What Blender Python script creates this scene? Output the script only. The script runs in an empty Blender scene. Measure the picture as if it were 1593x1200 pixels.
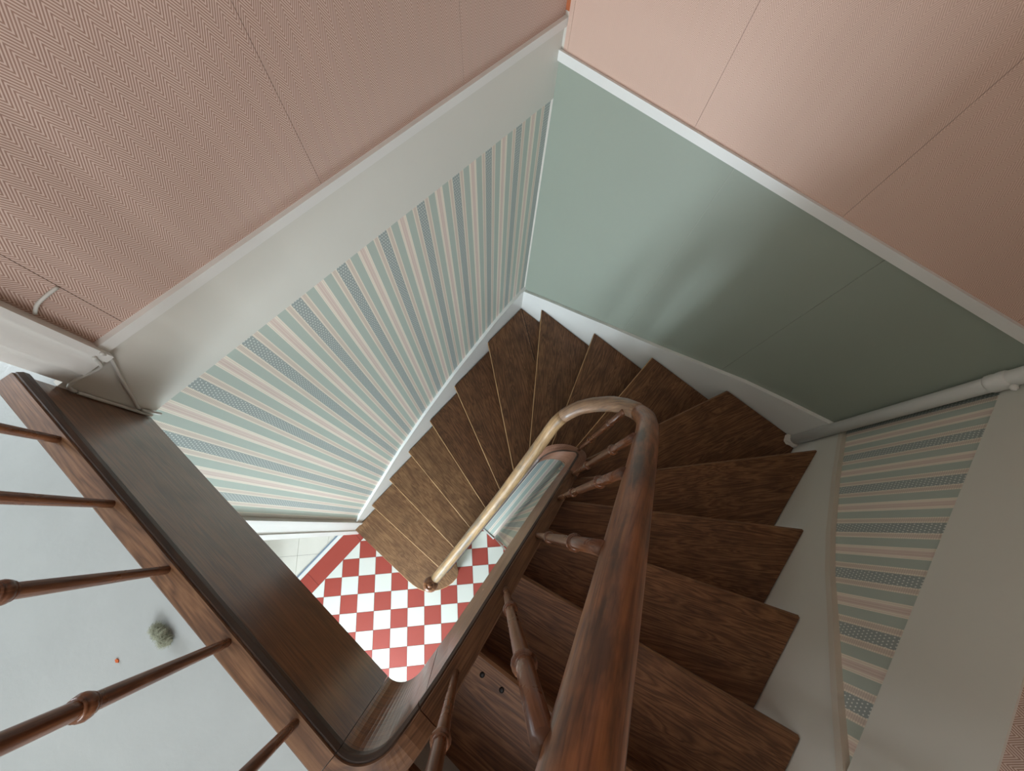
import bpy, math, random
from mathutils import Vector, Matrix
random.seed(7)
PI = math.pi
scene = bpy.context.scene
COL = scene.collection

# ------------------------------------------------------------------ camera
RC = [[0.7575153368, 0.6505866885, 0.0539210092],
      [0.6267610888, -0.7016922888, -0.3388192283],
      [-0.1825953234, 0.2904563523, -0.9393050917]]
CAM = Vector((0.82845, 0.36628, 3.67899))
cam_data = bpy.data.cameras.new('camera')
cam_data.sensor_fit = 'HORIZONTAL'
cam_data.sensor_width = 36.0
cam_data.lens = 13.6605
cam_data.clip_start = 0.01
cam = bpy.data.objects.new('camera', cam_data)
COL.objects.link(cam)
cx, cy, cz = Vector(RC[0]), -Vector(RC[1]), -Vector(RC[2])
M = Matrix(((cx.x, cy.x, cz.x, CAM.x), (cx.y, cy.y, cz.y, CAM.y), (cx.z, cy.z, cz.z, CAM.z), (0, 0, 0, 1)))
cam.matrix_world = M
scene.camera = cam

# ------------------------------------------------------------------ world, daylight, exposure
vs = scene.view_settings
vs.view_transform = 'Standard'
vs.look = 'None'
vs.gamma = 1.0
vs.use_curve_mapping = False
vs.exposure = 0.0
scene.cycles.use_denoising = True
scene.cycles.max_bounces = 10
scene.cycles.diffuse_bounces = 6
scene.cycles.sample_clamp_indirect = 6.0
world = bpy.data.worlds.new('world')
scene.world = world
world.use_nodes = True
wn = world.node_tree.nodes
wn['Background'].inputs[0].default_value = (0.62, 0.78, 1.0, 1)
wn['Background'].inputs[1].default_value = 0.6


def area(name, loc, target, sx, sy, power, col):
    l = bpy.data.lights.new(name, 'AREA')
    l.shape = 'RECTANGLE'
    l.size, l.size_y, l.energy, l.color = sx, sy, power, col
    o = bpy.data.objects.new(name, l)
    COL.objects.link(o)
    o.location = loc
    o.rotation_euler = (Vector(target) - Vector(loc)).to_track_quat('-Z', 'Y').to_euler()
    return o


# daylight standing outside the windows and the glazed street door
area('daylight_landing_window', (2.15, -1.0, 4.35), (0.2, -0.1, 3.9), 1.3, 1.5, 80, (0.97, 0.985, 1.0))
area('daylight_street_door', (1.1, -2.55, 1.25), (0.9, 0, 0.6), 0.9, 2.0, 195, (0.78, 0.90, 1.0))
area('daylight_side_room_ground', (-2.75, -0.9, 1.4), (0, -0.9, 0.9), 1.3, 1.3, 55, (0.9, 0.95, 1.0))
area('daylight_side_room_upper', (-2.75, -0.5, 4.1), (0, -0.45, 3.6), 1.3, 1.3, 125, (0.90, 0.94, 1.0))

# ------------------------------------------------------------------ key sizes (metres)
W, D = 1.7186, 1.6566        # inner width and depth of the stairwell
RISE = 0.17
HF = 2.89                    # upper floor level, 17 risers
Z2, Z1 = 2.6775, 2.9015      # white band between the floors
ZCUR = 2.98                  # top of the landing curb
ZTOP = 5.3

# ------------------------------------------------------------------ node helpers


class NB:
    def __init__(self, name):
        self.m = bpy.data.materials.new(name)
        self.m.use_nodes = True
        self.t = self.m.node_tree
        self.b = self.t.nodes['Principled BSDF']

    def node(self, typ, **kw):
        n = self.t.nodes.new(typ)
        for k, v in kw.items():
            setattr(n, k, v)
        return n

    def put(self, sock, v):
        if isinstance(v, bpy.types.NodeSocket):
            self.t.links.new(v, sock)
        else:
            sock.default_value = v

    def math(self, op, a, b=0.0, c=0.0):
        n = self.node('ShaderNodeMath', operation=op)
        self.put(n.inputs[0], a)
        self.put(n.inputs[1], b)
        self.put(n.inputs[2], c)
        return n.outputs[0]

    def mix(self, fac, a, b, blend='MIX'):
        n = self.node('ShaderNodeMix', data_type='RGBA', blend_type=blend)
        self.put(n.inputs[0], fac)
        self.put(n.inputs[6], a)
        self.put(n.inputs[7], b)
        return n.outputs[2]

    def xyz(self, v):
        n = self.node('ShaderNodeSeparateXYZ')
        self.put(n.inputs[0], v)
        return n.outputs

    def comb(self, x, y, z=0.0):
        n = self.node('ShaderNodeCombineXYZ')
        for i, v in enumerate((x, y, z)):
            self.put(n.inputs[i], v)
        return n.outputs[0]

    def noise(self, vec, scale=5.0, detail=3.0, rough=0.55, dist=0.0):
        n = self.node('ShaderNodeTexNoise')
        if vec is not None:
            self.put(n.inputs['Vector'], vec)
        n.inputs['Scale'].default_value = scale
        n.inputs['Detail'].default_value = detail
        n.inputs['Roughness'].default_value = rough
        n.inputs['Distortion'].default_value = dist
        return n.outputs[0]

    def ramp(self, fac, stops, mode='LINEAR'):
        n = self.node('ShaderNodeValToRGB')
        r = n.color_ramp
        r.interpolation = mode
        while len(r.elements) > 1:
            r.elements.remove(r.elements[-1])
        r.elements[0].position = stops[0][0]
        r.elements[0].color = stops[0][1]
        for p, c in stops[1:]:
            e = r.elements.new(p)
            e.color = c
        self.put(n.inputs[0], fac)
        return n.outputs[0]

    def bump(self, h, strength=0.2, dist=0.002):
        n = self.node('ShaderNodeBump')
        n.inputs['Strength'].default_value = strength
        n.inputs['Distance'].default_value = dist
        self.put(n.inputs['Height'], h)
        self.t.links.new(n.outputs[0], self.b.inputs['Normal'])

    def pos(self):
        return self.node('ShaderNodeNewGeometry').outputs['Position']


def srgb(r, g, b):
    f = lambda c: (c / 255 / 12.92) if c / 255 <= 0.04045 else ((c / 255 + 0.055) / 1.055) ** 2.4
    return (f(r), f(g), f(b), 1.0)


def plain(name, col, rough=0.5, var=0.06, nscale=6.0, spec=0.4, bump=0.05):
    n = NB(name)
    p = n.pos()
    f = n.noise(p, nscale, 4)
    c = n.mix(f, tuple(max(0, x * (1 - var)) for x in col[:3]) + (1,), tuple(min(1, x * (1 + var)) for x in col[:3]) + (1,))
    n.put(n.b.inputs['Base Color'], c)
    n.b.inputs['Roughness'].default_value = rough
    n.b.inputs['Specular IOR Level'].default_value = spec
    if bump:
        n.bump(n.noise(p, 90, 3), bump, 0.002)
    return n.m


def wood(name, dark, mid, light, rough=0.42, scale=1.0, spec=0.4, wear=None, wear_amt=0.0, coat=0.0):
    """oak seen along its UV u axis (metres)"""
    n = NB(name)
    uv = n.node('ShaderNodeUVMap').outputs[0]
    rnd = n.node('ShaderNodeObjectInfo').outputs['Random']
    x, y, _ = n.xyz(uv)
    off = n.math('MULTIPLY', rnd, 37.0)
    x2 = n.math('ADD', n.math('MULTIPLY', x, 2.2 * scale), off)
    y2 = n.math('ADD', n.math('MULTIPLY', y, 24.0 * scale), off)
    big = n.noise(n.comb(x2, y2), 1.0, 3, 0.55, 0.9)
    rings = n.math('FRACT', n.math('MULTIPLY', big, 9.0))
    rings = n.math('ABSOLUTE', n.math('SUBTRACT', rings, 0.5))
    fine = n.noise(n.comb(n.math('MULTIPLY', x2, 5.0), n.math('MULTIPLY', y2, 15.0)), 1.0, 2, 0.6)
    f = n.math('ADD', n.math('MULTIPLY', rings, 0.75), n.math('MULTIPLY', fine, 0.62))
    col = n.ramp(f, [(0.12, dark), (0.42, mid), (0.85, light)])
    blot = n.noise(n.comb(x, y, off), 9.0, 4, 0.6)
    col = n.mix(n.ramp(blot, [(0.42, (0, 0, 0, 1)), (0.75, (0.55, 0.55, 0.55, 1))]), col, dark)
    if wear:
        wz = n.noise(n.comb(n.math('MULTIPLY', x, 1.6), n.math('MULTIPLY', y, 9.0), off), 3.0, 5, 0.65)
        col = n.mix(n.ramp(wz, [(0.5, (0, 0, 0, 1)), (0.62, (wear_amt,) * 3 + (1,))]), col, wear)
    n.put(n.b.inputs['Base Color'], col)
    n.put(n.b.inputs['Roughness'], n.math('ADD', n.math('MULTIPLY', blot, 0.25), rough - 0.12))
    n.b.inputs['Specular IOR Level'].default_value = spec
    n.b.inputs['Coat Weight'].default_value = coat
    n.b.inputs['Coat Roughness'].default_value = 0.22
    n.bump(f, 0.15, 0.0015)
    return n.m


def stripes(name, axis, start, tone=1.0):
    """striped wallpaper: dotted band, beige braid, plain, pink group, plain, braid"""
    n = NB(name)
    P = 0.1687
    px, py, pz = n.xyz(n.pos())
    a = {'x': px, 'y': py}[axis]
    b = pz if axis == 'y' else py
    t = n.math('FRACT', n.math('DIVIDE', n.math('SUBTRACT', a, start - 50 * P), P))
    dotc = srgb(154, 164, 161)
    plainc = srgb(178, 190, 180)
    cream = srgb(238, 229, 213)
    beige = srgb(218, 204, 190)
    pinkc = srgb(224, 207, 196)
    pinkd = srgb(212, 190, 178)
    stops = [(0, dotc), (0.205, cream), (0.232, beige), (0.298, cream), (0.323, plainc), (0.493, cream), (0.515, beige), (0.522, cream),
             (0.545, pinkc), (0.570, pinkd), (0.585, pinkc), (0.61, pinkd), (0.625, pinkc), (0.655, cream),
             (0.678, beige), (0.685, cream), (0.708, plainc), (0.882, cream), (0.907, beige), (0.975, cream)]
    col = n.ramp(t, stops, 'CONSTANT')
    # white sprig dots on the dark band
    row = n.math('DIVIDE', b, 0.0115)
    odd = n.math('MULTIPLY', n.math('MODULO', n.math('FLOOR', n.math('ADD', row, 4000)), 2.0), 0.5)
    u = n.math('SUBTRACT', n.math('FRACT', n.math('ADD', n.math('DIVIDE', t, 0.0512), odd)), 0.5)
    v = n.math('SUBTRACT', n.math('FRACT', row), 0.5)
    d = n.math('SQRT', n.math('ADD', n.math('MULTIPLY', u, u), n.math('MULTIPLY', v, v)))
    dots = n.math('MULTIPLY', n.math('LESS_THAN', d, 0.2), n.math('LESS_THAN', t, 0.2))
    col = n.mix(dots, col, srgb(226, 230, 224))
    # braid ticks
    inb = n.math('ADD', n.math('MULTIPLY', n.math('GREATER_THAN', t, 0.205), n.math('LESS_THAN', t, 0.323)), n.math('GREATER_THAN', t, 0.882))
    tick = n.math('MULTIPLY', n.math('GREATER_THAN', n.math('FRACT', n.math('DIVIDE', b, 0.0062)), 0.62), inb)
    col = n.mix(n.math('MULTIPLY', tick, 0.35), col, srgb(176, 160, 146))
    age = n.noise(n.pos(), 2.5, 4)
    col = n.mix(n.math('MULTIPLY', age, 0.12), col, srgb(190, 185, 170))
    n.put(n.b.inputs['Base Color'], col)
    n.b.inputs['Roughness'].default_value = 0.5
    n.b.inputs['Specular IOR Level'].default_value = 0.35
    n.bump(n.math('ADD', dots, tick), 0.15, 0.001)
    return n.m


def herringbone(name, axis, dark, light, contrast=1.0):
    n = NB(name)
    px, py, pz = n.xyz(n.pos())
    a = {'x': px, 'y': py}[axis]
    w = 0.0167
    tri = n.math('MULTIPLY', n.math('ABSOLUTE', n.math('SUBTRACT', n.math('MULTIPLY', n.math('FRACT', n.math('DIVIDE', n.math('ADD', a, 5.0), 2 * w)), 2.0), 1.0)), w)
    ph = n.math('FRACT', n.math('DIVIDE', n.math('ADD', pz, n.math('MULTIPLY', tri, 1.65)), 0.0069))
    s = n.math('ABSOLUTE', n.math('SUBTRACT', ph, 0.5))
    f = n.ramp(s, [(0.17, (0, 0, 0, 1)), (0.33, (1, 1, 1, 1))])
    col = n.mix(f, dark, light)
    age = n.noise(n.pos(), 1.6, 5)
    col = n.mix(n.math('MULTIPLY', age, 0.25), col, srgb(196, 156, 136))
    n.put(n.b.inputs['Base Color'], col)
    n.b.inputs['Roughness'].default_value = 0.6
    n.b.inputs['Specular IOR Level'].default_value = 0.25
    n.bump(s, 0.25, 0.0015)
    return n.m


def glass(name):
    n = NB(name)
    tr = n.node('ShaderNodeBsdfTransparent')
    gl = n.node('ShaderNodeBsdfGlossy')
    gl.inputs['Roughness'].default_value = 0.02
    mx = n.node('ShaderNodeMixShader')
    mx.inputs[0].default_value = 0.06
    n.t.links.new(tr.outputs[0], mx.inputs[1])
    n.t.links.new(gl.outputs[0], mx.inputs[2])
    n.t.links.new(mx.outputs[0], n.t.nodes['Material Output'].inputs[0])
    return n.m


MAT = {}
MAT['tread'] = wood('oak_tread', srgb(52, 32, 19), srgb(102, 67, 42), srgb(144, 104, 70), 0.5)
MAT['tread_worn_lit'] = wood('oak_tread_worn_lit', srgb(76, 50, 31), srgb(128, 92, 61), srgb(166, 128, 90), 0.55)  # paler lower steps: part wear, part brighter light put into the colour
MAT['nose'] = wood('oak_worn_nosing', srgb(150, 112, 72), srgb(186, 146, 98), srgb(206, 170, 122), 0.5)
MAT['nose_dark'] = wood('oak_nosing', srgb(74, 50, 34), srgb(118, 84, 58), srgb(150, 112, 80), 0.5)
MAT['string'] = wood('oak_string', srgb(66, 40, 24), srgb(112, 70, 42), srgb(146, 98, 62), 0.32, 1.0, 0.6, None, 0, 0.6)
MAT['fascia'] = wood('oak_fascia', srgb(64, 39, 23), srgb(104, 67, 42), srgb(134, 92, 60), 0.32, 0.7, 0.6, None, 0, 0.6)
MAT['rail'] = wood('varnished_rail', srgb(70, 40, 24), srgb(136, 86, 52), srgb(166, 112, 72), 0.32, 0.8, 0.55, srgb(48, 34, 28), 0.7)
MAT['rail_mid'] = wood('greyed_rail', srgb(92, 66, 48), srgb(146, 112, 84), srgb(176, 142, 110), 0.35, 0.8, 0.5, srgb(104, 98, 92), 0.7)
MAT['rail_worn'] = wood('worn_bare_rail', srgb(140, 108, 74), srgb(186, 150, 106), srgb(206, 174, 130), 0.45, 0.8, 0.4, srgb(120, 112, 100), 0.7)
MAT['baluster'] = wood('varnished_baluster', srgb(60, 34, 20), srgb(104, 64, 40), srgb(130, 86, 56), 0.28, 1.0, 0.6)
MAT['newel_end'] = wood('oak_well_end', srgb(96, 60, 44), srgb(142, 98, 76), srgb(168, 126, 102), 0.38, 1.0, 0.5)
MAT['bead'] = wood('grimy_oak_bead', srgb(34, 22, 15), srgb(56, 37, 25), srgb(76, 52, 36), 0.4, 1.0, 0.5)
MAT['string_top'] = wood('oak_string_top', srgb(58, 38, 25), srgb(100, 69, 46), srgb(132, 97, 68), 0.45, 1.0, 0.45)
MAT['gap'] = plain('dark_gap', srgb(28, 22, 18), 0.8)
MAT['white'] = plain('white_gloss_paint', srgb(222, 222, 217), 0.35, 0.03, 5, 0.45, 0.04)
MAT['cream'] = plain('cream_paint', srgb(212, 211, 202), 0.45, 0.03, 5, 0.4, 0.04)
MAT['lip'] = plain('beige_moulding_shade', srgb(202, 194, 180), 0.4, 0.04)  # beige on the right skirting's lip: its shadow strip painted in
MAT['green'] = plain('green_paint', srgb(148, 156, 143), 0.55, 0.04, 2.2, 0.4, 0.06)
MAT['stripeY'] = stripes('striped_wallpaper', 'y', 0.272)
MAT['stripeX'] = stripes('striped_wallpaper_across', 'x', 0.8105)
MAT['pinkA'] = herringbone('herringbone_wallpaper', 'y', srgb(164, 134, 120), srgb(222, 202, 190))
MAT['pinkB'] = herringbone('herringbone_wallpaper_pale', 'x', srgb(192, 160, 144), srgb(220, 192, 175))
MAT['plaster'] = plain('bare_plaster', srgb(204, 198, 188), 0.8, 0.06)
MAT['orange'] = plain('bare_orange_plaster', srgb(176, 100, 62), 0.8, 0.1)
MAT['lino'] = plain('grey_white_lino', srgb(166, 173, 173), 0.36, 0.10, 9, 0.5, 0.3)
MAT['red'] = plain('red_cement_tile', srgb(156, 66, 54), 0.4, 0.06, 8, 0.45, 0.03)
MAT['wtile'] = plain('white_cement_tile', srgb(210, 212, 203), 0.4, 0.03, 8, 0.45, 0.03)
MAT['ctile'] = plain('cream_floor_tile', srgb(218, 214, 202), 0.35, 0.05, 9, 0.45, 0.03)
MAT['grout'] = plain('grey_grout', srgb(120, 108, 100), 0.8)
MAT['metal'] = plain('grey_metal_strip', srgb(120, 134, 150), 0.35, 0.05)
MAT['cable'] = plain('white_cable_sheath', srgb(205, 205, 198), 0.45, 0.03)
MAT['lint'] = plain('green_grey_lint', srgb(160, 166, 146), 0.95, 0.2, 60)
MAT['crumb'] = plain('orange_crumb', srgb(190, 96, 50), 0.8)
MAT['glass'] = glass('clear_glass')
MAT['screw'] = plain('dark_screw_head', srgb(20, 16, 14), 0.5)

# ------------------------------------------------------------------ mesh helpers


def new_obj(name, verts, faces, mat, parent=None, uvs=None, smooth=False, mats=None, fmat=None):
    me = bpy.data.meshes.new(name)
    me.from_pydata([tuple(v) for v in verts], [], faces)
    if uvs:
        l = me.uv_layers.new(name='UVMap')
        i = 0
        for p in me.polygons:
            for li in p.loop_indices:
                l.data[li].uv = uvs(p, me.vertices[me.loops[li].vertex_index].co) if callable(uvs) else uvs[i]
                i += 1
    for mm in (mats or [mat]):
        me.materials.append(MAT[mm])
    if fmat:
        for p, k in zip(me.polygons, fmat):
            p.material_index = k
    if smooth:
        for p in me.polygons:
            p.use_smooth = True
    me.update()
    o = bpy.data.objects.new(name, me)
    COL.objects.link(o)
    if parent:
        o.parent = parent
    return o


def boxes(name, bl, mat, parent=None, grain=None):
    v, f = [], []
    for (x0, x1, y0, y1, z0, z1) in bl:
        b = len(v)
        v += [(x0, y0, z0), (x1, y0, z0), (x1, y1, z0), (x0, y1, z0), (x0, y0, z1), (x1, y0, z1), (x1, y1, z1), (x0, y1, z1)]
        f += [tuple(b + i for i in q) for q in ((0, 3, 2, 1), (4, 5, 6, 7), (0, 1, 5, 4), (1, 2, 6, 5), (2, 3, 7, 6), (3, 0, 4, 7))]
    uv = None
    if grain is not None:
        def uv(p, c):
            o = [c[i] for i in range(3) if i != grain]
            return (c[grain], o[0] + o[1])
    return new_obj(name, v, f, mat, parent, uv)


def prism(name, poly, axis, a0, a1, mat, parent=None):
    """poly: 2-D outline; axis: 'x' (poly in y,z), 'y' (poly in x,z), 'z' (poly in x,y)"""
    n = len(poly)
    mk = {'x': lambda p, a: (a, p[0], p[1]), 'y': lambda p, a: (p[0], a, p[1]), 'z': lambda p, a: (p[0], p[1], a)}[axis]
    v = [mk(p, a0) for p in poly] + [mk(p, a1) for p in poly]
    ar = sum(poly[i][0] * poly[(i + 1) % n][1] - poly[(i + 1) % n][0] * poly[i][1] for i in range(n))
    fl = (ar > 0) ^ (axis == 'y')
    f = [tuple(range(n)), tuple(range(2 * n - 1, n - 1, -1))]
    f += [(i, i + n, (i + 1) % n + n, (i + 1) % n) for i in range(n)]
    if fl ^ (a1 < a0):
        f = [tuple(reversed(q)) for q in f]
    return new_obj(name, v, f, mat, parent)


def thing(name, label, cat, loc=(0, 0, 0), group=None):
    o = bpy.data.objects.new(name, None)
    COL.objects.link(o)
    o.location = loc
    o.empty_display_size = 0.1
    return tag(o, label, cat, group)


def tag(o, label, cat, group=None, kind=None):
    o['label'] = label
    o['category'] = cat
    if group:
        o['group'] = group
    if kind:
        o['kind'] = kind
    return o


def struct(o, label, cat):
    return tag(o, label, cat, None, 'structure')


def catmull(pts, step=0.01):
    out = []
    n = len(pts)
    for i in range(n - 1):
        p0, p1, p2, p3 = [Vector(pts[max(0, min(n - 1, k))]) for k in (i - 1, i, i + 1, i + 2)]
        m = max(2, int((p2 - p1).length / step))
        for k in range(m):
            t = k / m
            out.append(0.5 * ((2 * p1) + (p2 - p0) * t + (2 * p0 - 5 * p1 + 4 * p2 - p3) * t * t + (3 * p1 - p0 - 3 * p2 + p3) * t ** 3))
    out.append(Vector(pts[-1]))
    return out


def tube(name, path, rad, mat, parent=None, seg=12, squash=1.0, caps=True):
    path = [Vector(p) for p in path]
    v, f, uvl = [], [], []
    n = len(path)
    s = 0
    S = []
    for i, p in enumerate(path):
        if i:
            s += (p - path[i - 1]).length
        S.append(s)
        d = (path[min(n - 1, i + 1)] - path[max(0, i - 1)]).normalized()
        side = d.cross(Vector((0, 0, 1)))
        if side.length < 0.05:
            side = Vector((1, 0, 0)) - d * d.x
        side.normalize()
        up = side.cross(d)
        r = rad(i / (n - 1)) if callable(rad) else rad
        for k in range(seg):
            a = 2 * PI * k / seg
            v.append(p + side * math.cos(a) * r + up * math.sin(a) * r * squash)
    for i in range(n - 1):
        for k in range(seg):
            a, b = i * seg + k, i * seg + (k + 1) % seg
            f.append((a, b, b + seg, a + seg))
            r0 = rad if not callable(rad) else 0.02
            w = 2 * PI * r0 / seg
            uvl += [(S[i], k * w), (S[i], (k + 1) * w), (S[i + 1], (k + 1) * w), (S[i + 1], k * w)]
    if caps:
        f.append(tuple(range(seg - 1, -1, -1)))
        f.append(tuple((n - 1) * seg + k for k in range(seg)))
        uvl += [(0, 0)] * (2 * seg)
    return new_obj(name, v, f, mat, parent, uvl, True)


def lathe(name, prof, base, mat, parent=None, seg=14):
    """prof: (radius, z) pairs above base"""
    v, f, uvl = [], [], []
    for r, z in prof:
        for k in range(seg):
            a = 2 * PI * k / seg
            v.append((base[0] + r * math.cos(a), base[1] + r * math.sin(a), base[2] + z))
    for i in range(len(prof) - 1):
        for k in range(seg):
            a, b = i * seg + k, i * seg + (k + 1) % seg
            f.append((a, b, b + seg, a + seg))
            w = 0.006
            uvl += [(prof[i][1], k * w), (prof[i][1], (k + 1) * w), (prof[i + 1][1], (k + 1) * w), (prof[i + 1][1], k * w)]
    n = len(prof)
    f.append(tuple(range(seg - 1, -1, -1)))
    f.append(tuple((n - 1) * seg + k for k in range(seg)))
    uvl += [(0, 0)] * (2 * seg)
    return new_obj(name, v, f, mat, parent, uvl, True)


def clip(poly, axis, val, keep_greater):
    out = []
    n = len(poly)
    ins = lambda p: (p[axis] >= val) if keep_greater else (p[axis] <= val)
    for i in range(n):
        a, b = poly[i], poly[(i + 1) % n]
        if ins(a):
            out.append(a)
        if ins(a) != ins(b):
            t = (val - a[axis]) / (b[axis] - a[axis])
            out.append((a[0] + (b[0] - a[0]) * t, a[1] + (b[1] - a[1]) * t))
    return out


def interp(tab, x):
    """monotone piecewise cubic through (x, y) pairs"""
    n = len(tab)
    if x <= tab[0][0]:
        return tab[0][1]
    if x >= tab[-1][0]:
        return tab[-1][1]
    sl = [(tab[i + 1][1] - tab[i][1]) / (tab[i + 1][0] - tab[i][0]) for i in range(n - 1)]
    i = max(k for k in range(n - 1) if tab[k][0] <= x)
    def m(k):
        if k == 0:
            return sl[0]
        if k == n - 1:
            return sl[-1]
        a, b = sl[k - 1], sl[k]
        return 0 if a * b <= 0 else 2 * a * b / (a + b)
    h = tab[i + 1][0] - tab[i][0]
    t = (x - tab[i][0]) / h
    return ((2 * t ** 3 - 3 * t * t + 1) * tab[i][1] + (t ** 3 - 2 * t * t + t) * h * m(i)
            + (-2 * t ** 3 + 3 * t * t) * tab[i + 1][1] + (t ** 3 - t * t) * h * m(i + 1))


# ------------------------------------------------------------------ shell
YF = -2.2                    # street end of the hall
XL = -2.4                    # far side of the rooms on the left
wl = boxes('wall_left', [
    (-0.15, -0.014, -0.42, D + 0.15, 0, Z2), (-0.15, -0.014, YF, -1.33, 0, Z2), (-0.15, -0.014, -1.33, -0.42, 2.05, Z2),
    (-0.15, -0.014, YF, D + 0.15, Z2, 2.85), (-0.15, -0.014, 0.045, D + 0.15, 2.85, ZTOP),
    (-0.15, -0.014, YF, -0.85, 2.85, ZTOP), (-0.15, -0.014, -0.85, 0.045, 4.95, ZTOP)], 'plaster')
struct(wl, 'stairwell wall with striped paper below and pink herringbone paper above a white band', 'wall')
boxes('striped_wallpaper', [(-0.014, -0.012, -0.285, D, 0.0, Z2)], 'stripeY', wl)
boxes('white_band', [(-0.014, 0.0, 0.0, D, Z2, Z1)], 'cream', wl)
for a, b in ((0.105, 0.169), (0.170, 0.6835), (0.6845, 1.1895), (1.1905, D)):
    boxes('wallpaper_strip', [(-0.014, -0.004, a, b, 2.93, ZTOP)], 'pinkA', wl)
wb = boxes('wall_back', [(-0.15, W + 0.16, D, D + 0.15, 0, ZTOP)], 'plaster')
struct(wb, 'end wall of the stairwell, plain green below a white rail and pink herringbone above', 'wall')
for a, b in ((0.0, 0.7070), (0.7080, 1.2130), (1.2140, W + 0.012)):
    boxes('green_panel', [(a, b, D - 0.003, D, 0.0, 2.8095)], 'green', wb)
for a, b in ((0.012, 0.0280), (0.0290, 0.5342), (0.5352, 1.0403), (1.0413, 1.546), (1.547, W + 0.012)):
    boxes('wallpaper_strip', [(a, b, D - 0.004, D, 2.842, ZTOP)], 'pinkB', wb)
boxes('bare_corner', [(-0.004, 0.011, D - 0.002, D, 2.945, ZTOP)], 'orange', wb)
wr = boxes('wall_right', [(W + 0.014, W + 0.16, YF, -1.7, 0, ZTOP), (W + 0.014, W + 0.16, -0.3, D, 0, ZTOP), (W + 0.014, W + 0.16, -1.7, -0.3, 0, 3.55), (W + 0.014, W + 0.16, -1.7, -0.3, 5.0, ZTOP)], 'plaster')
struct(wr, 'stairwell wall opposite the door frame with striped paper under a broad cream band', 'wall')
boxes('striped_wallpaper', [(W + 0.012, W + 0.014, YF, D, 0.0, Z2)], 'stripeY', wr)
boxes('cream_band', [(W, W + 0.014, YF, D, Z2, Z1)], 'cream', wr)
y = D
for a, b, z0, z1 in ((-2.2, -1.7, Z1, ZTOP), (-1.699, -1.0, Z1, 3.55), (-0.999, -0.3, Z1, 3.55), (-1.7, -1.0, 5.0, ZTOP), (-0.999, -0.3, 5.0, ZTOP), (-0.299, -0.171, Z1, ZTOP), (-0.17, 0.335, Z1, ZTOP), (0.336, 0.841, Z1, ZTOP), (0.842, 1.347, Z1, ZTOP), (1.348, D, Z1, ZTOP)):
    boxes('wallpaper_strip', [(W + 0.004, W + 0.014, a, b, z0, z1)], 'pinkA', wr)

trim = struct(boxes('trim_1', [(-0.014, 0.010, 0.10, D, 2.906, 2.931)], 'white'),
              'white moulding along the foot of the pink papered wall with a dark gap below', 'trim')
boxes('shadow_gap', [(-0.014, 0.002, 0.106, D, 2.9015, 2.906)], 'gap', trim)
struct(boxes('trim_2', [(0.0, W, D - 0.014, D - 0.004, 2.8095, 2.842)], 'white'),
       'straight white rail between the green wall and the pink paper', 'trim')

# landing, ceilings, other rooms
fl = boxes('floor_landing', [(-0.014, W + 0.012, YF, -0.037, Z2, HF), (0.962, W, -0.037, -0.002, Z2, HF)], 'lino')
struct(fl, 'pale grey painted landing floor behind the balusters', 'floor')
struct(boxes('ceiling', [(XL, W + 0.16, YF, D + 0.15, ZTOP, ZTOP + 0.1)], 'white'), 'white ceiling over the stairwell and landing', 'ceiling')
struct(boxes('wall_front', [(-0.15, 0.65, YF - 0.15, YF, 0, ZTOP), (1.6, W + 0.16, YF - 0.15, YF, 0, ZTOP), (0.65, 1.6, YF - 0.15, YF, 2.3, ZTOP),
                            (0.65, 0.66, YF - 0.15, YF, 0, 0.02)], 'cream'),
       'street wall with the glazed hall door', 'wall')


def window(name, x0, x1, y0, y1, z0, z1, label, cat, along):
    fr = 0.05
    mid = (x0 + x1) / 2 if along == 'x' else (y0 + y1) / 2
    if along == 'x':
        bl = [(x0, x0 + fr, y0, y1, z0, z1), (x1 - fr, x1, y0, y1, z0, z1), (x0 + fr, x1 - fr, y0, y1, z0, z0 + fr),
              (x0 + fr, x1 - fr, y0, y1, z1 - fr, z1), (mid - 0.025, mid + 0.025, y0, y1, z0 + fr, z1 - fr)]
        panes = [(x0 + fr, mid - 0.025), (mid + 0.025, x1 - fr)]
    else:
        bl = [(x0, x1, y0, y0 + fr, z0, z1), (x0, x1, y1 - fr, y1, z0, z1), (x0, x1, y0 + fr, y1 - fr, z0, z0 + fr),
              (x0, x1, y0 + fr, y1 - fr, z1 - fr, z1), (x0, x1, mid - 0.025, mid + 0.025, z0 + fr, z1 - fr)]
        panes = [(y0 + fr, mid - 0.025), (mid + 0.025, y1 - fr)]
    o = struct(boxes(name, bl, 'white'), label, cat)
    for a, b in panes:
        if along == 'x':
            boxes('pane', [(a, b, (y0 + y1) / 2 - 0.002, (y0 + y1) / 2 + 0.002, z0 + fr, z1 - fr)], 'glass', o)
        else:
            boxes('pane', [((x0 + x1) / 2 - 0.002, (x0 + x1) / 2 + 0.002, a, b, z0 + fr, z1 - fr)], 'glass', o)
    return o


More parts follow.
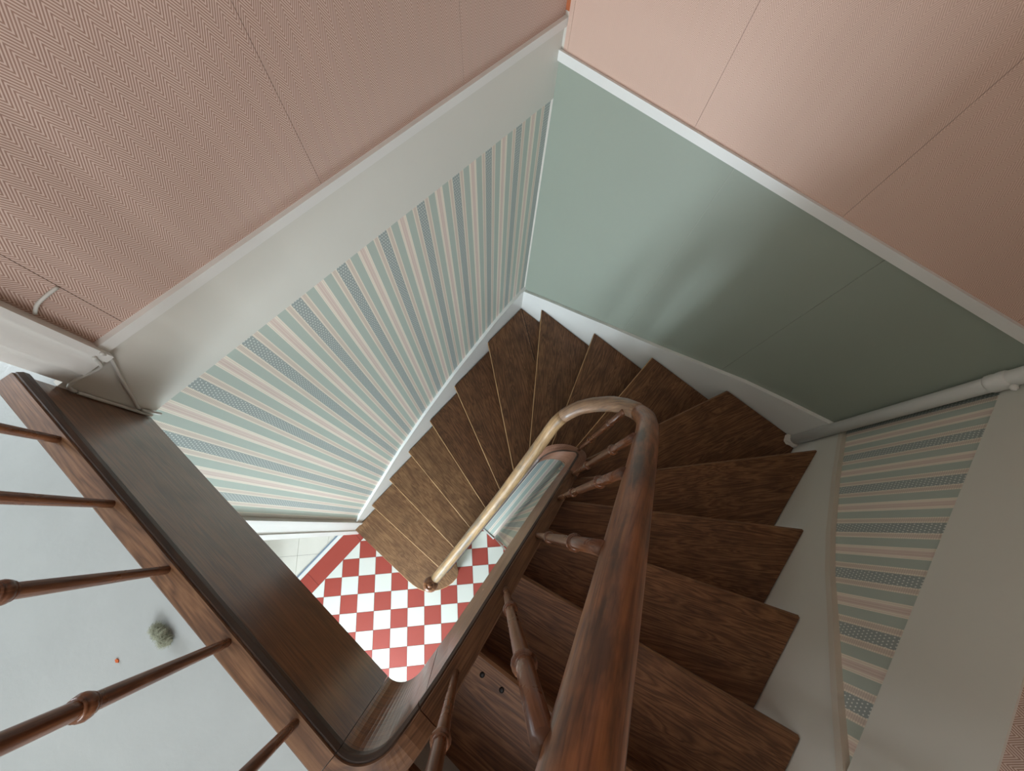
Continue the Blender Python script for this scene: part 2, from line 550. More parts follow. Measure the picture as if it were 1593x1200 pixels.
window('window_1', W + 0.06, W + 0.11, -1.7, -0.3, 3.55, 5.0, 'white framed landing window in the pink papered wall', 'window', 'y')
window('door_1', 0.66, 1.6, YF - 0.12, YF - 0.07, 0.0, 2.3, 'white framed glazed street door of the hall', 'door', 'x')
struct(boxes('wall_side_rooms', [
    (XL - 0.15, XL, YF, -1.6, 0, ZTOP), (XL - 0.15, XL, -0.1, 0.8, 0, ZTOP), (XL - 0.15, XL, -1.6, -0.1, 0, 0.7), (XL - 0.15, XL, -1.6, -0.1, 2.2, 3.4), (XL - 0.15, XL, -1.6, -0.1, 4.9, ZTOP),
    (XL, -0.15, YF - 0.15, YF, 0, ZTOP), (XL, -0.15, 0.8, 0.95, 0, ZTOP)], 'white'), 'white walls of the rooms beyond the two doorways', 'wall')
window('window_2', XL - 0.1, XL - 0.05, -1.6, -0.1, 0.7, 2.2, 'white framed window of the ground floor side room', 'window', 'y')
window('window_3', XL - 0.1, XL - 0.05, -1.6, -0.1, 3.4, 4.9, 'white framed window of the upper side room', 'window', 'y')
fs = struct(boxes('floor_upper_room', [(XL, -0.15, YF, 0.8, Z2, HF), (-0.15, -0.014, -0.85, 0.015, 2.85, HF)], 'lino'), 'pale floor of the room behind the upper door frame', 'floor')

# ground floor: checkered hall, red border, cream side room
floor = struct(boxes('floor', [(-0.10, W + 0.012, YF, D, -0.10, -0.006)], 'grout'), 'hall floor of red and white diamond tiles with a red border', 'floor')
TX, TY, TS = 0.54833, -0.55107, 0.13628
XB = 0.0676
h = TS - 0.0022
sq = [(0, h * 0.70711), (-h * 0.70711, 0), (0, -h * 0.70711), (h * 0.70711, 0)]
sq = [(-a, -b) for a, b in sq]


def tile_mesh(poly, z0, z1, name):
    n = len(poly)
    ar = sum(poly[i][0] * poly[(i + 1) % n][1] - poly[(i + 1) % n][0] * poly[i][1] for i in range(n))
    if ar < 0:
        poly = poly[::-1]
    v = [(p[0], p[1], z0) for p in poly] + [(p[0], p[1], z1) for p in poly]
    f = [tuple(range(n - 1, -1, -1)), tuple(range(n, 2 * n))] + [(i, (i + 1) % n, (i + 1) % n + n, i + n) for i in range(n)]
    me = bpy.data.meshes.new(name)
    me.from_pydata(v, [], f)
    return me


tm = {}
for c in ('red', 'wtile'):
    tm[c] = tile_mesh(sq, -0.006, 0.0, 'tile')
    tm[c].materials.append(MAT[c])


def put_tile(me, x, y, parent):
    o = bpy.data.objects.new('tile', me)
    COL.objects.link(o)
    o.location = (x, y, 0)
    o.parent = parent


Y0T, Y1T = -1.75, 0.62
for i in range(-30, 30):
    for j in range(-30, 30):
        x = TX + TS * 0.70711 * (i + j + 1)
        y = TY + TS * 0.70711 * (i - j)
        if x < XB - 0.09 or x > W + 0.09 or y < Y0T - 0.09 or y > Y1T + 0.09:
            continue
        c = 'wtile' if (i + j) % 2 == 0 else 'red'
        poly = [(a + x, b + y) for a, b in sq]
        xs = [p[0] for p in poly]
        ys = [p[1] for p in poly]
        if min(xs) >= XB and max(xs) <= W and min(ys) >= Y0T and max(ys) <= Y1T:
            put_tile(tm[c], x, y, floor)
            continue
        for ax, val, g in ((0, XB + 0.001, True), (0, W, False), (1, Y0T, True), (1, Y1T, False)):
            poly = clip(poly, ax, val, g)
            if len(poly) < 3:
                break
        if len(poly) < 3:
            continue
        ar = abs(sum(poly[k][0] * poly[(k + 1) % len(poly)][1] - poly[(k + 1) % len(poly)][0] * poly[k][1] for k in range(len(poly)))) / 2
        if ar < 2e-4:
            continue
        me = tile_mesh([(a - x, b - y) for a, b in poly], -0.006, 0.0, 'tile')
        me.materials.append(MAT[c])
        put_tile(me, x, y, floor)
for a, b in ((-1.75, -1.357), (-1.355, -0.906), (-0.904, -0.447)):
    boxes('border_tile', [(-0.078, XB - 0.001, a, b, -0.006, 0.0)], 'red', floor)
for a, b in ((-0.445, 0.0), (0.002, 0.6)):
    boxes('border_tile', [(-0.012, XB - 0.001, a, b, -0.006, 0.0)], 'red', floor)
boxes('plain_screed', [(-0.012, W, YF, Y0T - 0.002, -0.006, 0.0)], 'wtile', floor)
th = tag(boxes('threshold_strip', [(-0.114, -0.094, -1.33, -0.43, -0.006, 0.005), (-0.094, -0.079, -1.33, -0.43, -0.006, 0.001)], 'white'),
         'thin white and blue grey threshold between red border and cream tiles', 'threshold', None, 'structure')
boxes('metal_bar', [(-0.120, -0.108, -1.33, -0.43, 0.0, 0.008)], 'metal', th)
fr = struct(boxes('floor_side_room', [(XL, -0.122, YF, 0.8, -0.10, -0.006)], 'grout'), 'cream tiled floor of the bright room beyond the doorway', 'floor')
cs = 0.245
csq = [(0, -1), (1, 0), (0, 1), (-1, 0)]
for i in range(-9, 9):
    for j in range(-9, 9):
        x = -0.246 + cs * 0.70711 * (i + j)
        y = -0.8725 + cs * 0.70711 * (i - j + 1)
        if x > -0.02 or x < -1.5 or y < -1.9 or y > 0.3:
            continue
        poly = [(x + a * (cs - 0.002) * 0.70711, y + b * (cs - 0.002) * 0.70711) for a, b in csq]
        poly = clip(poly, 0, -0.122, False)
        if len(poly) < 3:
            continue
        o = new_obj('tile', [], [], 'ctile', fr)
        o.data = tile_mesh(poly, -0.006, 0.0, 'tile')
        o.data.materials.append(MAT['ctile'])

# doorways
struct(boxes('door_2', [(-0.03, 0.004, -0.395, -0.310, 0, 2.1), (-0.15, 0.010, -0.43, -0.395, 0, 2.05), (-0.03, 0.012, -0.330, -0.308, 0, 2.11),
                        (-0.15, 0.004, -1.365, -1.33, 0, 2.05), (-0.03, 0.004, -1.42, -1.365, 0, 2.1), (-0.15, 0.004, -1.33, -0.43, 2.05, 2.1)], 'white'),
       'white painted frame of the doorway beside the bottom step', 'door')
struct(boxes('door_3', [(-0.014, 0.018, 0.046, 0.104, Z1, 5.0), (-0.15, 0.008, 0.015, 0.046, HF, 4.95), (-0.014, 0.024, 0.090, 0.106, Z1, 5.0),
                        (-0.15, 0.008, -0.89, -0.85, HF, 4.95), (-0.014, 0.018, -0.95, -0.89, HF, 5.0), (-0.15, 0.012, -0.85, 0.015, 4.95, 5.0)], 'white'),
       'white door frame beside the landing curb where pink paper ends', 'door')

# ------------------------------------------------------------------ staircase
N_OUT = {1: (0, -0.386), 2: (0, -0.141), 3: (0, 0.104), 4: (0, 0.356), 5: (0, 0.620), 6: (0, 0.905), 7: (0, 1.2665),
         8: (0.169, D), 9: (0.569, D), 10: (0.9276, D), 11: (1.3137, D), 12: (W, 1.5432), 13: (W, 1.1105), 14: (W, 0.7875), 15: (W, 0.4969), 16: (W, 0.254), 17: (W, 0.03)}
WX, WYC, WR = 0.866, 0.812, 0.0795          # well centre, string centre-line radius
TH = 0.036                                   # string thickness
N_IN = {2: (0.755, -0.118), 3: (0.755, 0.074), 4: (0.755, 0.259), 5: (0.755, 0.425), 6: (0.755, 0.565), 7: (0.760, 0.680), 8: (0.772, 0.770),
        9: (0.815, 0.889), 10: (0.911, 0.892), 11: (0.952, 0.832), 12: (0.966, 0.726), 13: (0.966, 0.602), 14: (0.966, 0.476), 15: (0.966, 0.330), 16: (0.966, 0.165), 17: (0.966, 0.01)}
UPDIR = {k: (0, 1) for k in range(2, 8)}
UPDIR.update({8: (0.3, 0.95), 9: (0.9, 0.4), 10: (0.9, -0.4), 11: (0.4, -0.9)})
UPDIR.update({k: (0, -1) for k in range(12, 18)})

stairs = thing('staircase', 'dark oak winding staircase with closed inner string turning round a narrow well', 'staircase', (0, 0, 0))


def tread_mesh(k, poly, z, th=0.032, front=1):
    """poly[0]->poly[1] is the nosing; returns part"""
    p = [Vector((a, b)) for a, b in poly]
    n = len(p)
    nf = front
    d = (p[nf] - p[0]).normalized() if nf == 1 else (p[1] - p[0]).normalized()
    inn = Vector((-d.y, d.x))
    cen = sum(p, Vector((0, 0))) / n
    if inn.dot(cen - p[0]) < 0:
        inn = -inn
    ch = 0.0032 if k <= 10 else 0.006
    v = [(a.x, a.y, z - th) for a in p]                        # 0..n-1 bottom
    v += [(a.x, a.y, z - ch) for a in p[:nf + 1]]              # n..n+nf   rim under chamfer
    top = []
    for i, a in enumerate(p):
        if i <= nf:
            if nf == 1:
                q = a + inn * ch
            else:
                q = a + (cen - a).normalized() * ch
        else:
            q = a
        top.append(len(v))
        v.append((q.x, q.y, z))
    f, fm = [tuple(range(n)), tuple(top)], [0, 0]
    for i in range(n):
        j = (i + 1) % n
        if i < nf:
            f.append((i, n + i, n + j, j)); fm.append(0)
            f.append((n + i, top[i], top[j], n + j)); fm.append(1)
        elif i == nf:
            f.append((i, n + i, top[i], top[j], j)); fm.append(0)
        elif j == 0:
            f.append((i, top[i], top[0], n, 0)); fm.append(0)
        else:
            f.append((i, top[i], top[j], j)); fm.append(0)
    ar = sum(p[i].x * p[(i + 1) % n].y - p[(i + 1) % n].x * p[i].y for i in range(n))
    if ar > 0:
        f[0] = tuple(reversed(f[0]))
        f[2:] = [tuple(reversed(q)) for q in f[2:]]
    else:
        f[1] = tuple(reversed(f[1]))
    def uv(pl, c):
        w = Vector((c[0], c[1]))
        return (w.dot(d), w.dot(inn) + (c[2] - z))
    return new_obj('tread', v, f, 'tread', stairs, uv, False, ['tread_worn_lit' if k <= 4 else 'tread', 'nose' if k <= 10 else 'nose_dark'], fm)


G = 0.005


def inset(pt):
    return (min(max(pt[0], G), W - G), min(pt[1], D - G - 0.014))


def nxt(k):
    """nosing line k moved up-stairs so that it lies under tread k"""
    o, i, u = N_OUT[k], N_IN[k], UPDIR[k]
    if k <= 7:
        o2 = (o[0], o[1] + 0.045)
    elif k <= 11:
        o2 = (o[0] + 0.045, o[1])
    else:
        o2 = (o[0], o[1] - 0.045)
    s = 0.035
    return o2, (i[0] + u[0] * s, i[1] + u[1] * s)


for k in range(2, 17):
    o2, i2 = nxt(k + 1)
    poly = [N_OUT[k], N_IN[k], i2, o2]
    if k == 7:
        poly = [N_OUT[k], N_IN[k], i2, o2, (0, D)]
    if k == 11:
        poly = [N_OUT[k], N_IN[k], i2, o2, (W, D)]
    poly = [inset(a) for a in poly]
    tr = tread_mesh(k, poly, k * RISE)
    if k == 7:
        # joint between the two boards of the corner step
        a, b = Vector((0.006, 1.637)), Vector((0.2786, 1.430))
        d = (b - a).normalized() * 1.0
        nn = Vector((-d.y, d.x))
        b = a + d * 0.42
        for nm, o0, o1, mt in (('board_joint', 0.0, 0.004, 'gap'), ('worn_edge', -0.011, 0.0, 'nose_dark')):
            zz = k * RISE + 0.0008
            q = [a + nn * o0, b + nn * o0, b + nn * o1, a + nn * o1]
            jo = new_obj(nm, [(c.x, c.y, zz) for c in q], [(0, 1, 2, 3)], mt, tr, lambda p, c: (c[0], c[1]))
    if k == 16:
        for (sx, sy) in ((1.010, 0.140), (1.058, 0.146)):
            lathe('screw', [(0.001, 0.0), (0.0055, 0.0003), (0.0055, 0.001), (0.001, 0.0012)], (sx, sy, k * RISE), 'screw', tr, 10)

# bottom step with its rounded curtail end
cur = [(0.20, -0.383), (0.42, -0.378), (0.60, -0.374), (0.66, -0.369), (0.715, -0.360), (0.76, -0.342), (0.81, -0.302), (0.85, -0.253), (0.876, -0.205), (0.891, -0.155), (0.893, -0.108),
       (0.878, -0.074), (0.85, -0.050), (0.815, -0.036)]
o2, i2 = nxt(2)
poly1 = [(G, -0.386)] + cur + [(0.80, i2[1]), (G, o2[1])]
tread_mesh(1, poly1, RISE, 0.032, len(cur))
cen = Vector((0.45, -0.22))
pr = [(G, -0.362)] + [tuple(Vector(c) + Vector((-0.022 if c[0] > 0.7 else 0, 0.022 if c[1] < -0.1 else -0.012))) for c in cur] + [(0.79, i2[1] - 0.02), (G, o2[1] - 0.02)]
r1 = prism('riser', pr, 'z', 0.0, RISE - 0.032, 'string', stairs)
for k in range(2, 18):
    o, i, u = Vector(N_OUT[k]), Vector(N_IN[k]), Vector(UPDIR[k])
    d = (i - o).normalized()
    nn = Vector((-d.y, d.x))
    if nn.dot(u) < 0:
        nn = -nn
    a0, b0 = o + nn * 0.022 - d * 0.02, i + nn * 0.022
    a1, b1 = a0 + nn * 0.014, b0 + nn * 0.014
    pl = [inset(tuple(q)) for q in (a0, b0, b1, a1)]
    z0, z1 = (k - 1) * RISE, k * RISE - 0.032
    n = 4
    v = [(q[0], q[1], z0) for q in pl] + [(q[0], q[1], z1) for q in pl]
    def uv(p, c, o=o, d=d):
        return ((Vector((c[0], c[1])) - o).dot(d), c[2])
    new_obj('riser', v, [(3, 2, 1, 0), (4, 5, 6, 7), (0, 1, 5, 4), (1, 2, 6, 5), (2, 3, 7, 6), (3, 0, 4, 7)], 'tread', stairs, uv)
# nosing board of the landing
tread_mesh(17, [(W - G, 0.03), (0.966, 0.01), (0.966, -0.002), (W - G, -0.002)], HF)

# inner string: fascia of the landing, corner block, string, well end, lower string
PATH = []                    # (x, y, nx, ny) centre line; normal points away from the well


def addp(x, y, nx, ny):
    PATH.append((x, y, nx, ny))


SEG = {}
for i in range(0, 44):
    addp(0.002 + 0.863 * i / 43, -TH / 2, 0, -1)
SEG['fascia'] = (0, len(PATH) - 1)
a0 = len(PATH) - 1
RCOR = 0.058 + TH / 2
for i in range(1, 15):
    t = -PI / 2 + (PI / 2) * i / 14
    addp(0.865 + RCOR * math.cos(t), 0.058 + RCOR * math.sin(t), math.cos(t), math.sin(t))
a1 = len(PATH) - 1
SEG['corner'] = (a0, a1 + 3)
for i in range(1, 61):
    addp(0.941 + 0.0045 * min(1, i / 6), 0.058 + (WYC - 0.058) * i / 60, 1, 0)
a2 = len(PATH) - 1
SEG['upper'] = (a1 + 3, a2 - 8)
for i in range(1, 29):
    t = PI * i / 28
    addp(WX + WR * math.cos(t), WYC + WR * math.sin(t), math.cos(t), math.sin(t))
a3 = len(PATH) - 1
SEG['end'] = (a2 - 8, a3)
for i in range(1, 61):
    addp(WX - WR, WYC + (-0.085 - WYC) * i / 60, -1, 0)
SEG['lower'] = (a3, len(PATH) - 1)
SARC = [0.0]
for i in range(1, len(PATH)):
    SARC.append(SARC[-1] + math.hypot(PATH[i][0] - PATH[i - 1][0], PATH[i][1] - PATH[i - 1][1]))
s_c, s_u0, s_e0, s_e1 = SARC[a0], SARC[a1], SARC[a2], SARC[a3]


def su(y):
    return s_u0 + (y - 0.058)


def se(deg):
    return s_e0 + WR * math.radians(deg)


def sl(y):
    return s_e1 + (WYC - y)


ZT = [(0, ZCUR), (s_c + 0.02, ZCUR), (su(0.058), 2.966), (su(0.153), 2.865), (su(0.29), 2.703), (su(0.434), 2.533), (su(0.58), 2.358), (su(0.707), 2.205), (su(0.79), 2.10),
      (se(33), 1.99), (se(64), 1.85), (se(90), 1.745), (se(118), 1.64), (se(165), 1.49), (sl(0.69), 1.34), (sl(0.567), 1.17), (sl(0.42), 0.99), (sl(0.257), 0.81), (sl(0.07), 0.64), (sl(-0.125), 0.46)]


def ztop(s):
    return interp(ZT, s)


def hgt(s):
    return 0.3025


def lean(s):
    return interp([(0, 0.0), (s_c, 0.0), (su(0.10), 0.0125), (su(0.60), 0.0125), (se(0), 0.004), (se(90), 0.0), (SARC[-1], 0.0)], s)


def string_part(name, i0, i1, mat, lip=True, bead=0.007):
    prof = [(-TH / 2, None), (-TH / 2, 0.034), (-TH / 2 - bead * 0.5, 0.030), (-TH / 2 - bead, 0.022), (-TH / 2 - bead, 0.012), (-TH / 2 - bead * 0.4, 0.004),
            (-TH / 2, 0.004), (-TH / 2 + 0.001, 0.0), (TH / 2 - 0.003, 0.0), (TH / 2, 0.003), (TH / 2, None)]
    v, f, uvl = [], [], []
    m = len(prof)
    acc = [0]
    for a, b in zip(prof[:-1], prof[1:]):
        acc.append(acc[-1] + math.hypot(a[0] - b[0], (a[1] if a[1] is not None else 0.3) - (b[1] if b[1] is not None else 0.3)))
    fm = []
    for i in range(i0, i1 + 1):
        x, y, nx, ny = PATH[i]
        if i == i0 and i0 > 0:                       # hairline joint between the pieces
            x, y = x + (PATH[i + 1][0] - x) * 0.12, y + (PATH[i + 1][1] - y) * 0.12
        zt = ztop(SARC[i])
        for off, dz in prof:
            z = zt - (hgt(SARC[i]) if dz is None else dz)
            o2 = off - (lean(SARC[i]) if (dz is None and off < 0) else 0)
            v.append((x + nx * o2, y + ny * o2, z))
    cnt = i1 - i0 + 1
    for i in range(cnt - 1):
        for k in range(m):
            k2 = (k + 1) % m
            f.append((i * m + k, (i + 1) * m + k, (i + 1) * m + k2, i * m + k2))
            s0, s1 = SARC[i0 + i], SARC[i0 + i + 1]
            fm.append(1 if 1 <= k <= 5 else 2 if 6 <= k <= 8 else 0)
            A, B = acc[k], acc[k2] if k2 else acc[-1] + TH
            uvl += [(s0, A), (s1, A), (s1, B), (s0, B)]
    f.append(tuple(range(m)))
    f.append(tuple((cnt - 1) * m + k for k in range(m - 1, -1, -1)))
    uvl += [(0, 0)] * (2 * m)
    f = [tuple(reversed(q)) for q in f]
    ul = []
    p = 0
    for q in f:
        ul += list(reversed(uvl[p:p + len(q)]))
        p += len(q)
    return new_obj(name, v, f, mat, stairs, ul, False, [mat, 'bead', 'string_top' if mat != 'newel_end' else mat], fm + [0, 0])


string_part('landing_fascia', *SEG['fascia'], 'fascia')['label'] = 'broad dark oak board along the landing edge'
string_part('corner_block', *SEG['corner'], 'string')['label'] = 'curved oak block joining landing board and string'
string_part('string', *SEG['upper'], 'string')
string_part('well_end', *SEG['end'], 'newel_end')['label'] = 'rounded reddish oak piece at the end of the well'
string_part('string', *SEG['lower'], 'string')

# ------------------------------------------------------------------ balustrade
rail = thing('balustrade', 'continuous round wooden handrail on slender turned balusters round the stairwell', 'railing', (0, 0, 0))
RH = 0.668


def rail_pt(s):
    i = max(0, min(len(SARC) - 2, next((k for k in range(len(SARC)) if SARC[k] >= s), len(SARC) - 1) - 1))
    t = (s - SARC[i]) / max(1e-9, SARC[i + 1] - SARC[i])
    x = PATH[i][0] + (PATH[i + 1][0] - PATH[i][0]) * t
    y = PATH[i][1] + (PATH[i + 1][1] - PATH[i][1]) * t
    return x, y


def rail_n(s):
    i = max(0, min(len(SARC) - 1, next((k for k in range(len(SARC)) if SARC[k] >= s), len(SARC) - 1)))
    return PATH[i][2], PATH[i][3]


def zsm(s):
    return sum(ztop(s + d) for d in (-0.06, -0.03, 0, 0.03, 0.06)) / 5


def rail_path(s0, s1, step=0.012):
    n = max(2, int((s1 - s0) / step))
    out = []
    for k in range(n + 1):
        s = s0 + (s1 - s0) * k / n
        x, y = rail_pt(s)
        # the rail sits a little outside the string, towards the treads
        nx_, ny_ = rail_n(s)
        e = interp([(0, 0.0), (su(0.0), 0.0), (su(0.12), 0.0245), (se(110), 0.0245), (se(180), 0.016), (sl(0.70), 0.010), (sl(0.45), 0.0035), (SARC[-1], 0.003)], s)
        x += nx_ * e
        y += ny_ * e
        out.append((x, y, zsm(s) + RH))
    return out


s_end = sl(-0.058)
tube('handrail', rail_path(0.0, se(32)), 0.0265, 'rail', rail, 22)['label'] = 'dark varnished upper length of handrail'
tube('handrail', rail_path(se(32), se(150)), 0.0265, 'rail_mid', rail, 22)['label'] = 'greyish brown curved length of handrail'
tube('handrail', rail_path(se(150), s_end), 0.0265, 'rail_worn', rail, 22)['label'] = 'pale worn lower length of handrail'


def baluster(x, y, z, h):
    prof = [(0.0062, -0.012), (0.0068, 0.03), (0.0088, 0.20), (0.0088, 0.24), (0.0096, 0.40), (0.0098, 0.499), (0.0095, h)]
    b = lathe('baluster', prof, (x, y, z), 'baluster', rail, 12)
    for zc, r in ((0.22, 0.0132), (0.499, 0.0142)):
        lathe('ring', [(0.0085, zc - 0.0085), (0.0108, zc - 0.0082), (0.0112, zc - 0.0062), (0.0104, zc - 0.0055), (r * 0.93, zc - 0.004), (r, zc), (r * 0.93, zc + 0.004),
                       (0.0104, zc + 0.0055), (0.0112, zc + 0.0062), (0.0108, zc + 0.0082), (0.0085, zc + 0.0085)], (x, y, z), 'baluster', b, 16)
    return b


bal = []
for x in (0.175, 0.337, 0.4885, 0.641, 0.795):
    bal.append((x, -0.012, SARC[0] + x))
for s in (su(0.147), su(0.289), su(0.434), su(0.580), su(0.707), se(48)):
    bal.append(rail_pt(s) + (s,))
for s in (sl(0.72), sl(0.60), sl(0.46), sl(0.32), sl(0.18), sl(0.04)):
    x, y = rail_pt(s)
    bal.append((x, y, s))
for x, y, s in bal:
    z = ztop(s)
    baluster(x, y, z, zsm(s) + RH - z - 0.012)
nx, ny = 0.7835, -0.088
zk = zsm(s_end) + RH
nw = lathe('newel_post', [(0.03, 0.0), (0.03, 0.12), (0.024, 0.14), (0.019, 0.2), (0.024, 0.5), (0.02, 0.72), (0.027, 0.76), (0.022, 0.80), (0.022, zk - RISE - 0.03)], (nx, ny, RISE), 'string', rail, 16)
kn = lathe('finial', [(0.018, -0.045), (0.030, -0.034), (0.040, -0.016), (0.0425, 0.0), (0.040, 0.015), (0.033, 0.027), (0.025, 0.033), (0.0215, 0.034), (0.019, 0.030), (0.015, 0.031), (0.012, 0.037), (0.006, 0.041), (0.001, 0.042)],
            (nx, ny, zk), 'rail', nw, 18)
kn['label'] = 'dark turned ball finial with a raised boss'

# ------------------------------------------------------------------ skirting boards along the flight
TOPA = [(-0.330, 0.31), (-0.313, 0.325), (0.048, 0.622), (0.224, 0.772), (0.331, 0.857), (0.62, 1.045), (0.93, 1.21), (1.321, 1.365), (1.50, 1.410), (D, 1.432)]
TOPB = [(-0.0, 1.412), (0.20, 1.505), (0.421, 1.600), (0.62, 1.688), (0.82, 1.772), (0.934, 1.822), (1.318, 2.000), (1.50, 2.06), (W, 2.125)]
TOPC = [(D, 2.122), (1.611, 2.142), (1.35, 2.235), (1.156, 2.315), (1.093, 2.340), (0.95, 2.41), (0.814, 2.488), (0.629, 2.592), (0.491, 2.674), (0.30, 2.79), (0.14, Z1 - 0.005)]


def drop(tab, dz):
    return [(a, b - dz) for a, b in tab]


def skirt(name, tab, axis, a0, a1, l0, l1, low, label, lipmat):
    poly = tab + [(a, b - low) for a, b in reversed(tab)]
    o = struct(prism(name, poly, axis, a0, a1, 'white' if axis != 'x' or a0 < 1 else 'cream'), label, 'skirting')
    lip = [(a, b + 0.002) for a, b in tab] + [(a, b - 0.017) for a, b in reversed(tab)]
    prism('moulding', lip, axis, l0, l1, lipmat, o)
    return o


skirt('baseboard_left', TOPA, 'x', -0.014, 0.0, -0.012, 0.007, 0.36, 'white skirting climbing under the striped paper beside the lower steps', 'white')
skirt('baseboard_back', TOPB, 'y', D - 0.014, D - 0.003, D - 0.021, D - 0.003, 0.46, 'white skirting under the green wall along the winding steps', 'white')
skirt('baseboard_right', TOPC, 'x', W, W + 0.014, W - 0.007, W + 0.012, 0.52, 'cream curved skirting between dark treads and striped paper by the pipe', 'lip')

# ------------------------------------------------------------------ closing walls under the stairs
def zbot(y):
    return min(ztop(su(y)) - 0.30, 2.66) if y < 0.80 else ztop(se(90)) - 0.32


ys = [0.32 + (1.30 - 0.32) * k / 30 for k in range(31)]
uw = prism('wall_under_stairs', [(0.322, 0.0)] + [(yy, zbot(yy)) for yy in ys if 0.344 < yy < 0.80] + [(0.81, 1.42), (1.3, 1.1), (1.3, 0.0)], 'x', 0.926, 0.938, 'stripeY')
struct(uw, 'striped papered partition under the upper flight, seen down the well', 'wall')
prism('corner_bead', [(0.316, 0.0), (0.322, 0.0), (0.346, 2.3), (0.340, 2.3)], 'x', 0.922, 0.938, 'white', uw)
lw = prism('wall_under_flight', [(-0.06, 0.0)] + [(yy, ztop(sl(yy)) - 0.30) for yy in [-0.06 + 0.83 * k / 24 for k in range(25)]] + [(1.3, 1.1), (1.3, 0.0)], 'x', 0.790, 0.803, 'white')
struct(lw, 'white side panel under the lower flight beside the well', 'wall')
sp = new_obj('sloping_panel', [(0.803, 0.31, 0.10), (0.926, 0.325, 0.10), (0.926, 1.30, 0.40), (0.803, 1.30, 0.40), (0.803, 0.31, 0.0), (0.926, 0.325, 0.0), (0.926, 1.30, 0.0), (0.803, 1.30, 0.0)],
             [(0, 1, 2, 3), (4, 7, 6, 5), (0, 4, 5, 1), (1, 5, 6, 2), (2, 6, 7, 3), (3, 7, 4, 0)], 'stripeX')
struct(sp, 'narrow papered casing with lengthwise stripes at the bottom of the well', 'casing')
boxes('edge_bead', [(0.803, 0.926, 0.303, 0.315, 0.0, 0.108)], 'white', sp)

# ------------------------------------------------------------------ small things
pp = thing('water_pipe', 'white painted vertical pipe in the corner of green wall and striped paper', 'pipe', (1.691, 1.627, 11 * RISE))
tube('pipe_tube', [(0, 0, 0.005), (0, 0, 1.0), (0, 0, 2.0), (0, 0, ZTOP - 11 * RISE - 0.001)], 0.0235, 'white', pp, 20)
lathe('socket_collar', [(0.0236, 0.80), (0.027, 0.805), (0.0275, 0.815), (0.0262, 0.825), (0.0275, 0.835), (0.027, 0.85), (0.0236, 0.856)], (0, 0, 0), 'white', pp, 18)
v, f = [], []
for j, (r, z) in enumerate(((0.038, 0.0), (0.036, 0.006), (0.030, 0.014), (0.0235, 0.018))):
    for k in range(16):
        a = 2 * PI * k / 16
        rr = r * random.uniform(0.85, 1.2) if j < 3 else r
        v.append((max(-0.1, min(0.026, rr * math.cos(a))), max(-0.1, min(0.012, rr * math.sin(a))), z + random.uniform(0, 0.003)))
for j in range(3):
    for k in range(16):
        f.append((j * 16 + k, j * 16 + (k + 1) % 16, (j + 1) * 16 + (k + 1) % 16, (j + 1) * 16 + k))
new_obj('mortar_ring', v, f, 'plaster', pp)['label'] = 'crumbly mortar round the foot of the pipe'
lathe('pipe_clip', [(0.002, -0.006), (0.008, -0.005), (0.010, 0.0), (0.008, 0.006), (0.002, 0.008)], (0.006, -0.036, 0.862), 'white', pp, 12)

c1 = thing('telephone_cable', 'thin white cable looping from the door frame over the white band to the dark board', 'cable', (0, 0, Z2))
def cab(name, pts, r, par):
    base = par.location
    return tube(name, [tuple(Vector(p) - base) for p in catmull(pts, 0.006)], r, 'cable', par, 8)
cab('cable_run', [(0.028, 0.104, 2.93), (0.012, 0.098, 2.895), (0.006, 0.075, 2.85), (0.006, 0.054, 2.81), (0.006, 0.028, 2.757), (0.006, 0.012, 2.725), (0.006, 0.014, 2.69), (0.004, 0.016, 2.662)], 0.0035, c1)
cab('cable_run', [(0.026, 0.090, 2.93), (0.014, 0.074, 2.892), (0.010, 0.045, 2.893), (0.010, 0.018, 2.898), (0.010, 0.0065, 2.885), (0.009, 0.0045, 2.84), (0.007, 0.0045, 2.77), (0.006, 0.0045, 2.705), (0.006, 0.006, 2.68)], 0.0035, c1)
c3 = thing('paper_edge_cable', 'short cable bulging under the pink paper beside the door frame', 'cable', (0, 0.1, 3.0))
cab('cable_run', [(-0.003, 0.168, 3.058), (0.002, 0.150, 3.060), (0.004, 0.128, 3.057), (0.004, 0.112, 3.046)], 0.003, c3)

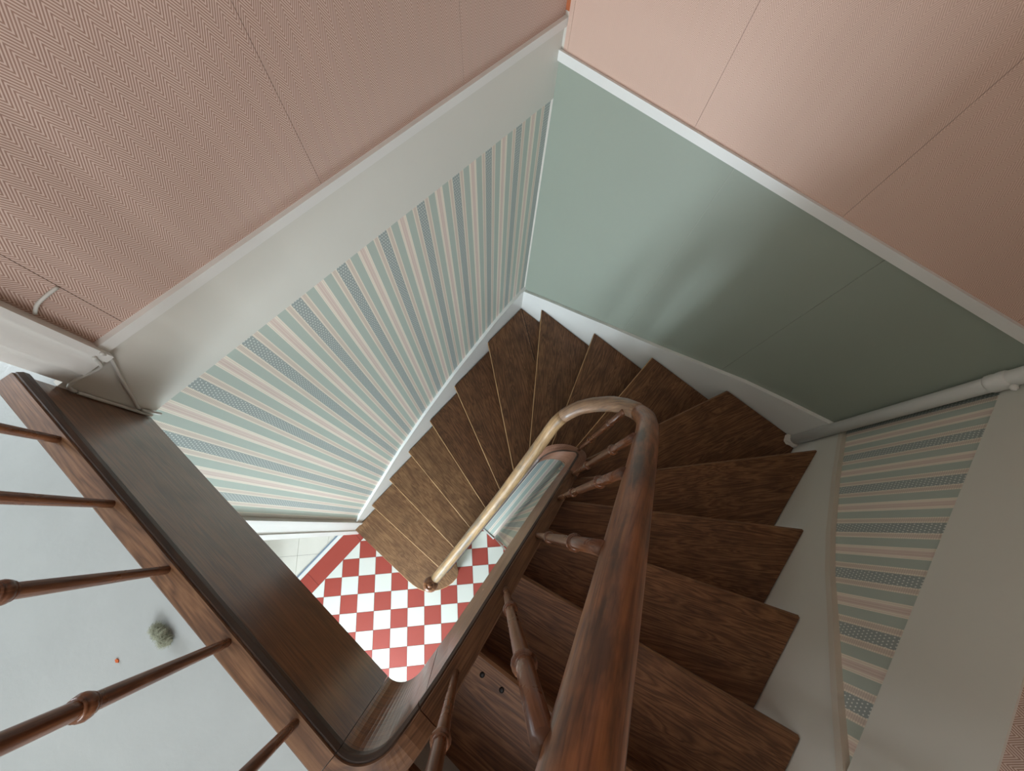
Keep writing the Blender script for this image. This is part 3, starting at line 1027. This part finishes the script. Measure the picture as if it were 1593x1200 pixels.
LS = 0.78
lint = thing('lint_ball', 'fuzzy green grey ball of lint lying on the landing floor', 'lint', (0.525, -0.118, HF))
v, f = [], []
for (ox, oy, sx, sy, sz) in ((0, 0, 0.015, 0.012, 0.011), (0.018, -0.006, 0.014, 0.010, 0.009), (-0.013, 0.004, 0.010, 0.010, 0.009)):
    b = len(v)
    nu, nvv = 14, 9
    for i in range(nvv + 1):
        th_ = PI * i / nvv
        for k in range(nu):
            a = 2 * PI * k / nu
            q = random.uniform(0.8, 1.15)
            v.append((ox + sx * q * math.sin(th_) * math.cos(a), oy + sy * q * math.sin(th_) * math.sin(a), max(0.0005, sz + sz * q * math.cos(th_))))
    for i in range(nvv):
        for k in range(nu):
            f.append((b + i * nu + k, b + (i + 1) * nu + k, b + (i + 1) * nu + (k + 1) % nu, b + i * nu + (k + 1) % nu))
new_obj('lint_core', v, f, 'lint', lint, None, True)
v, f = [], []
for k in range(1500):
    a, e = random.uniform(0, 2 * PI), random.uniform(-0.2, 1.5)
    c = random.choice(((0, 0, 0.013), (0.018, -0.006, 0.012), (-0.013, 0.004, 0.011)))
    d = Vector((math.cos(a) * math.cos(e), math.sin(a) * math.cos(e), math.sin(e)))
    p = Vector((c[0], c[1], 0.009)) + d * c[2] * 0.75
    t1 = Vector((random.uniform(-1, 1), random.uniform(-1, 1), random.uniform(-1, 1))).cross(d).normalized()
    L = random.uniform(0.003, 0.008)
    sd = t1.cross(d).normalized() * 0.0002
    b = len(v)
    for t in (0.0, 0.4, 0.75, 1.0):
        q = p + d * L * math.sin(t * 1.6) * 0.9 + t1 * L * t * t * 1.1
        q.z = max(0.0008, q.z)
        v += [q - sd, q + sd]
    f += [(b + i, b + i + 1, b + i + 3, b + i + 2) for i in (0, 2, 4)]
hb = new_obj('lint_fibres', v, f, 'lint', lint)
hb['kind'] = 'stuff'
lint.scale = (LS, LS, LS)
lint.rotation_euler = (0, 0, 0.25)
v = [(0.5039 + 0.004 * math.cos(a), -0.188 + 0.0025 * math.sin(a), HF + z) for z in (0.0, 0.002) for a in (0, 1.3, 2.4, 3.6, 5.0)]
tag(new_obj('crumb', v, [(4, 3, 2, 1, 0), (5, 6, 7, 8, 9)] + [(i, (i + 1) % 5, 5 + (i + 1) % 5, 5 + i) for i in range(5)], 'crumb'),
    'tiny orange crumb on the landing floor near the lint', 'crumb')
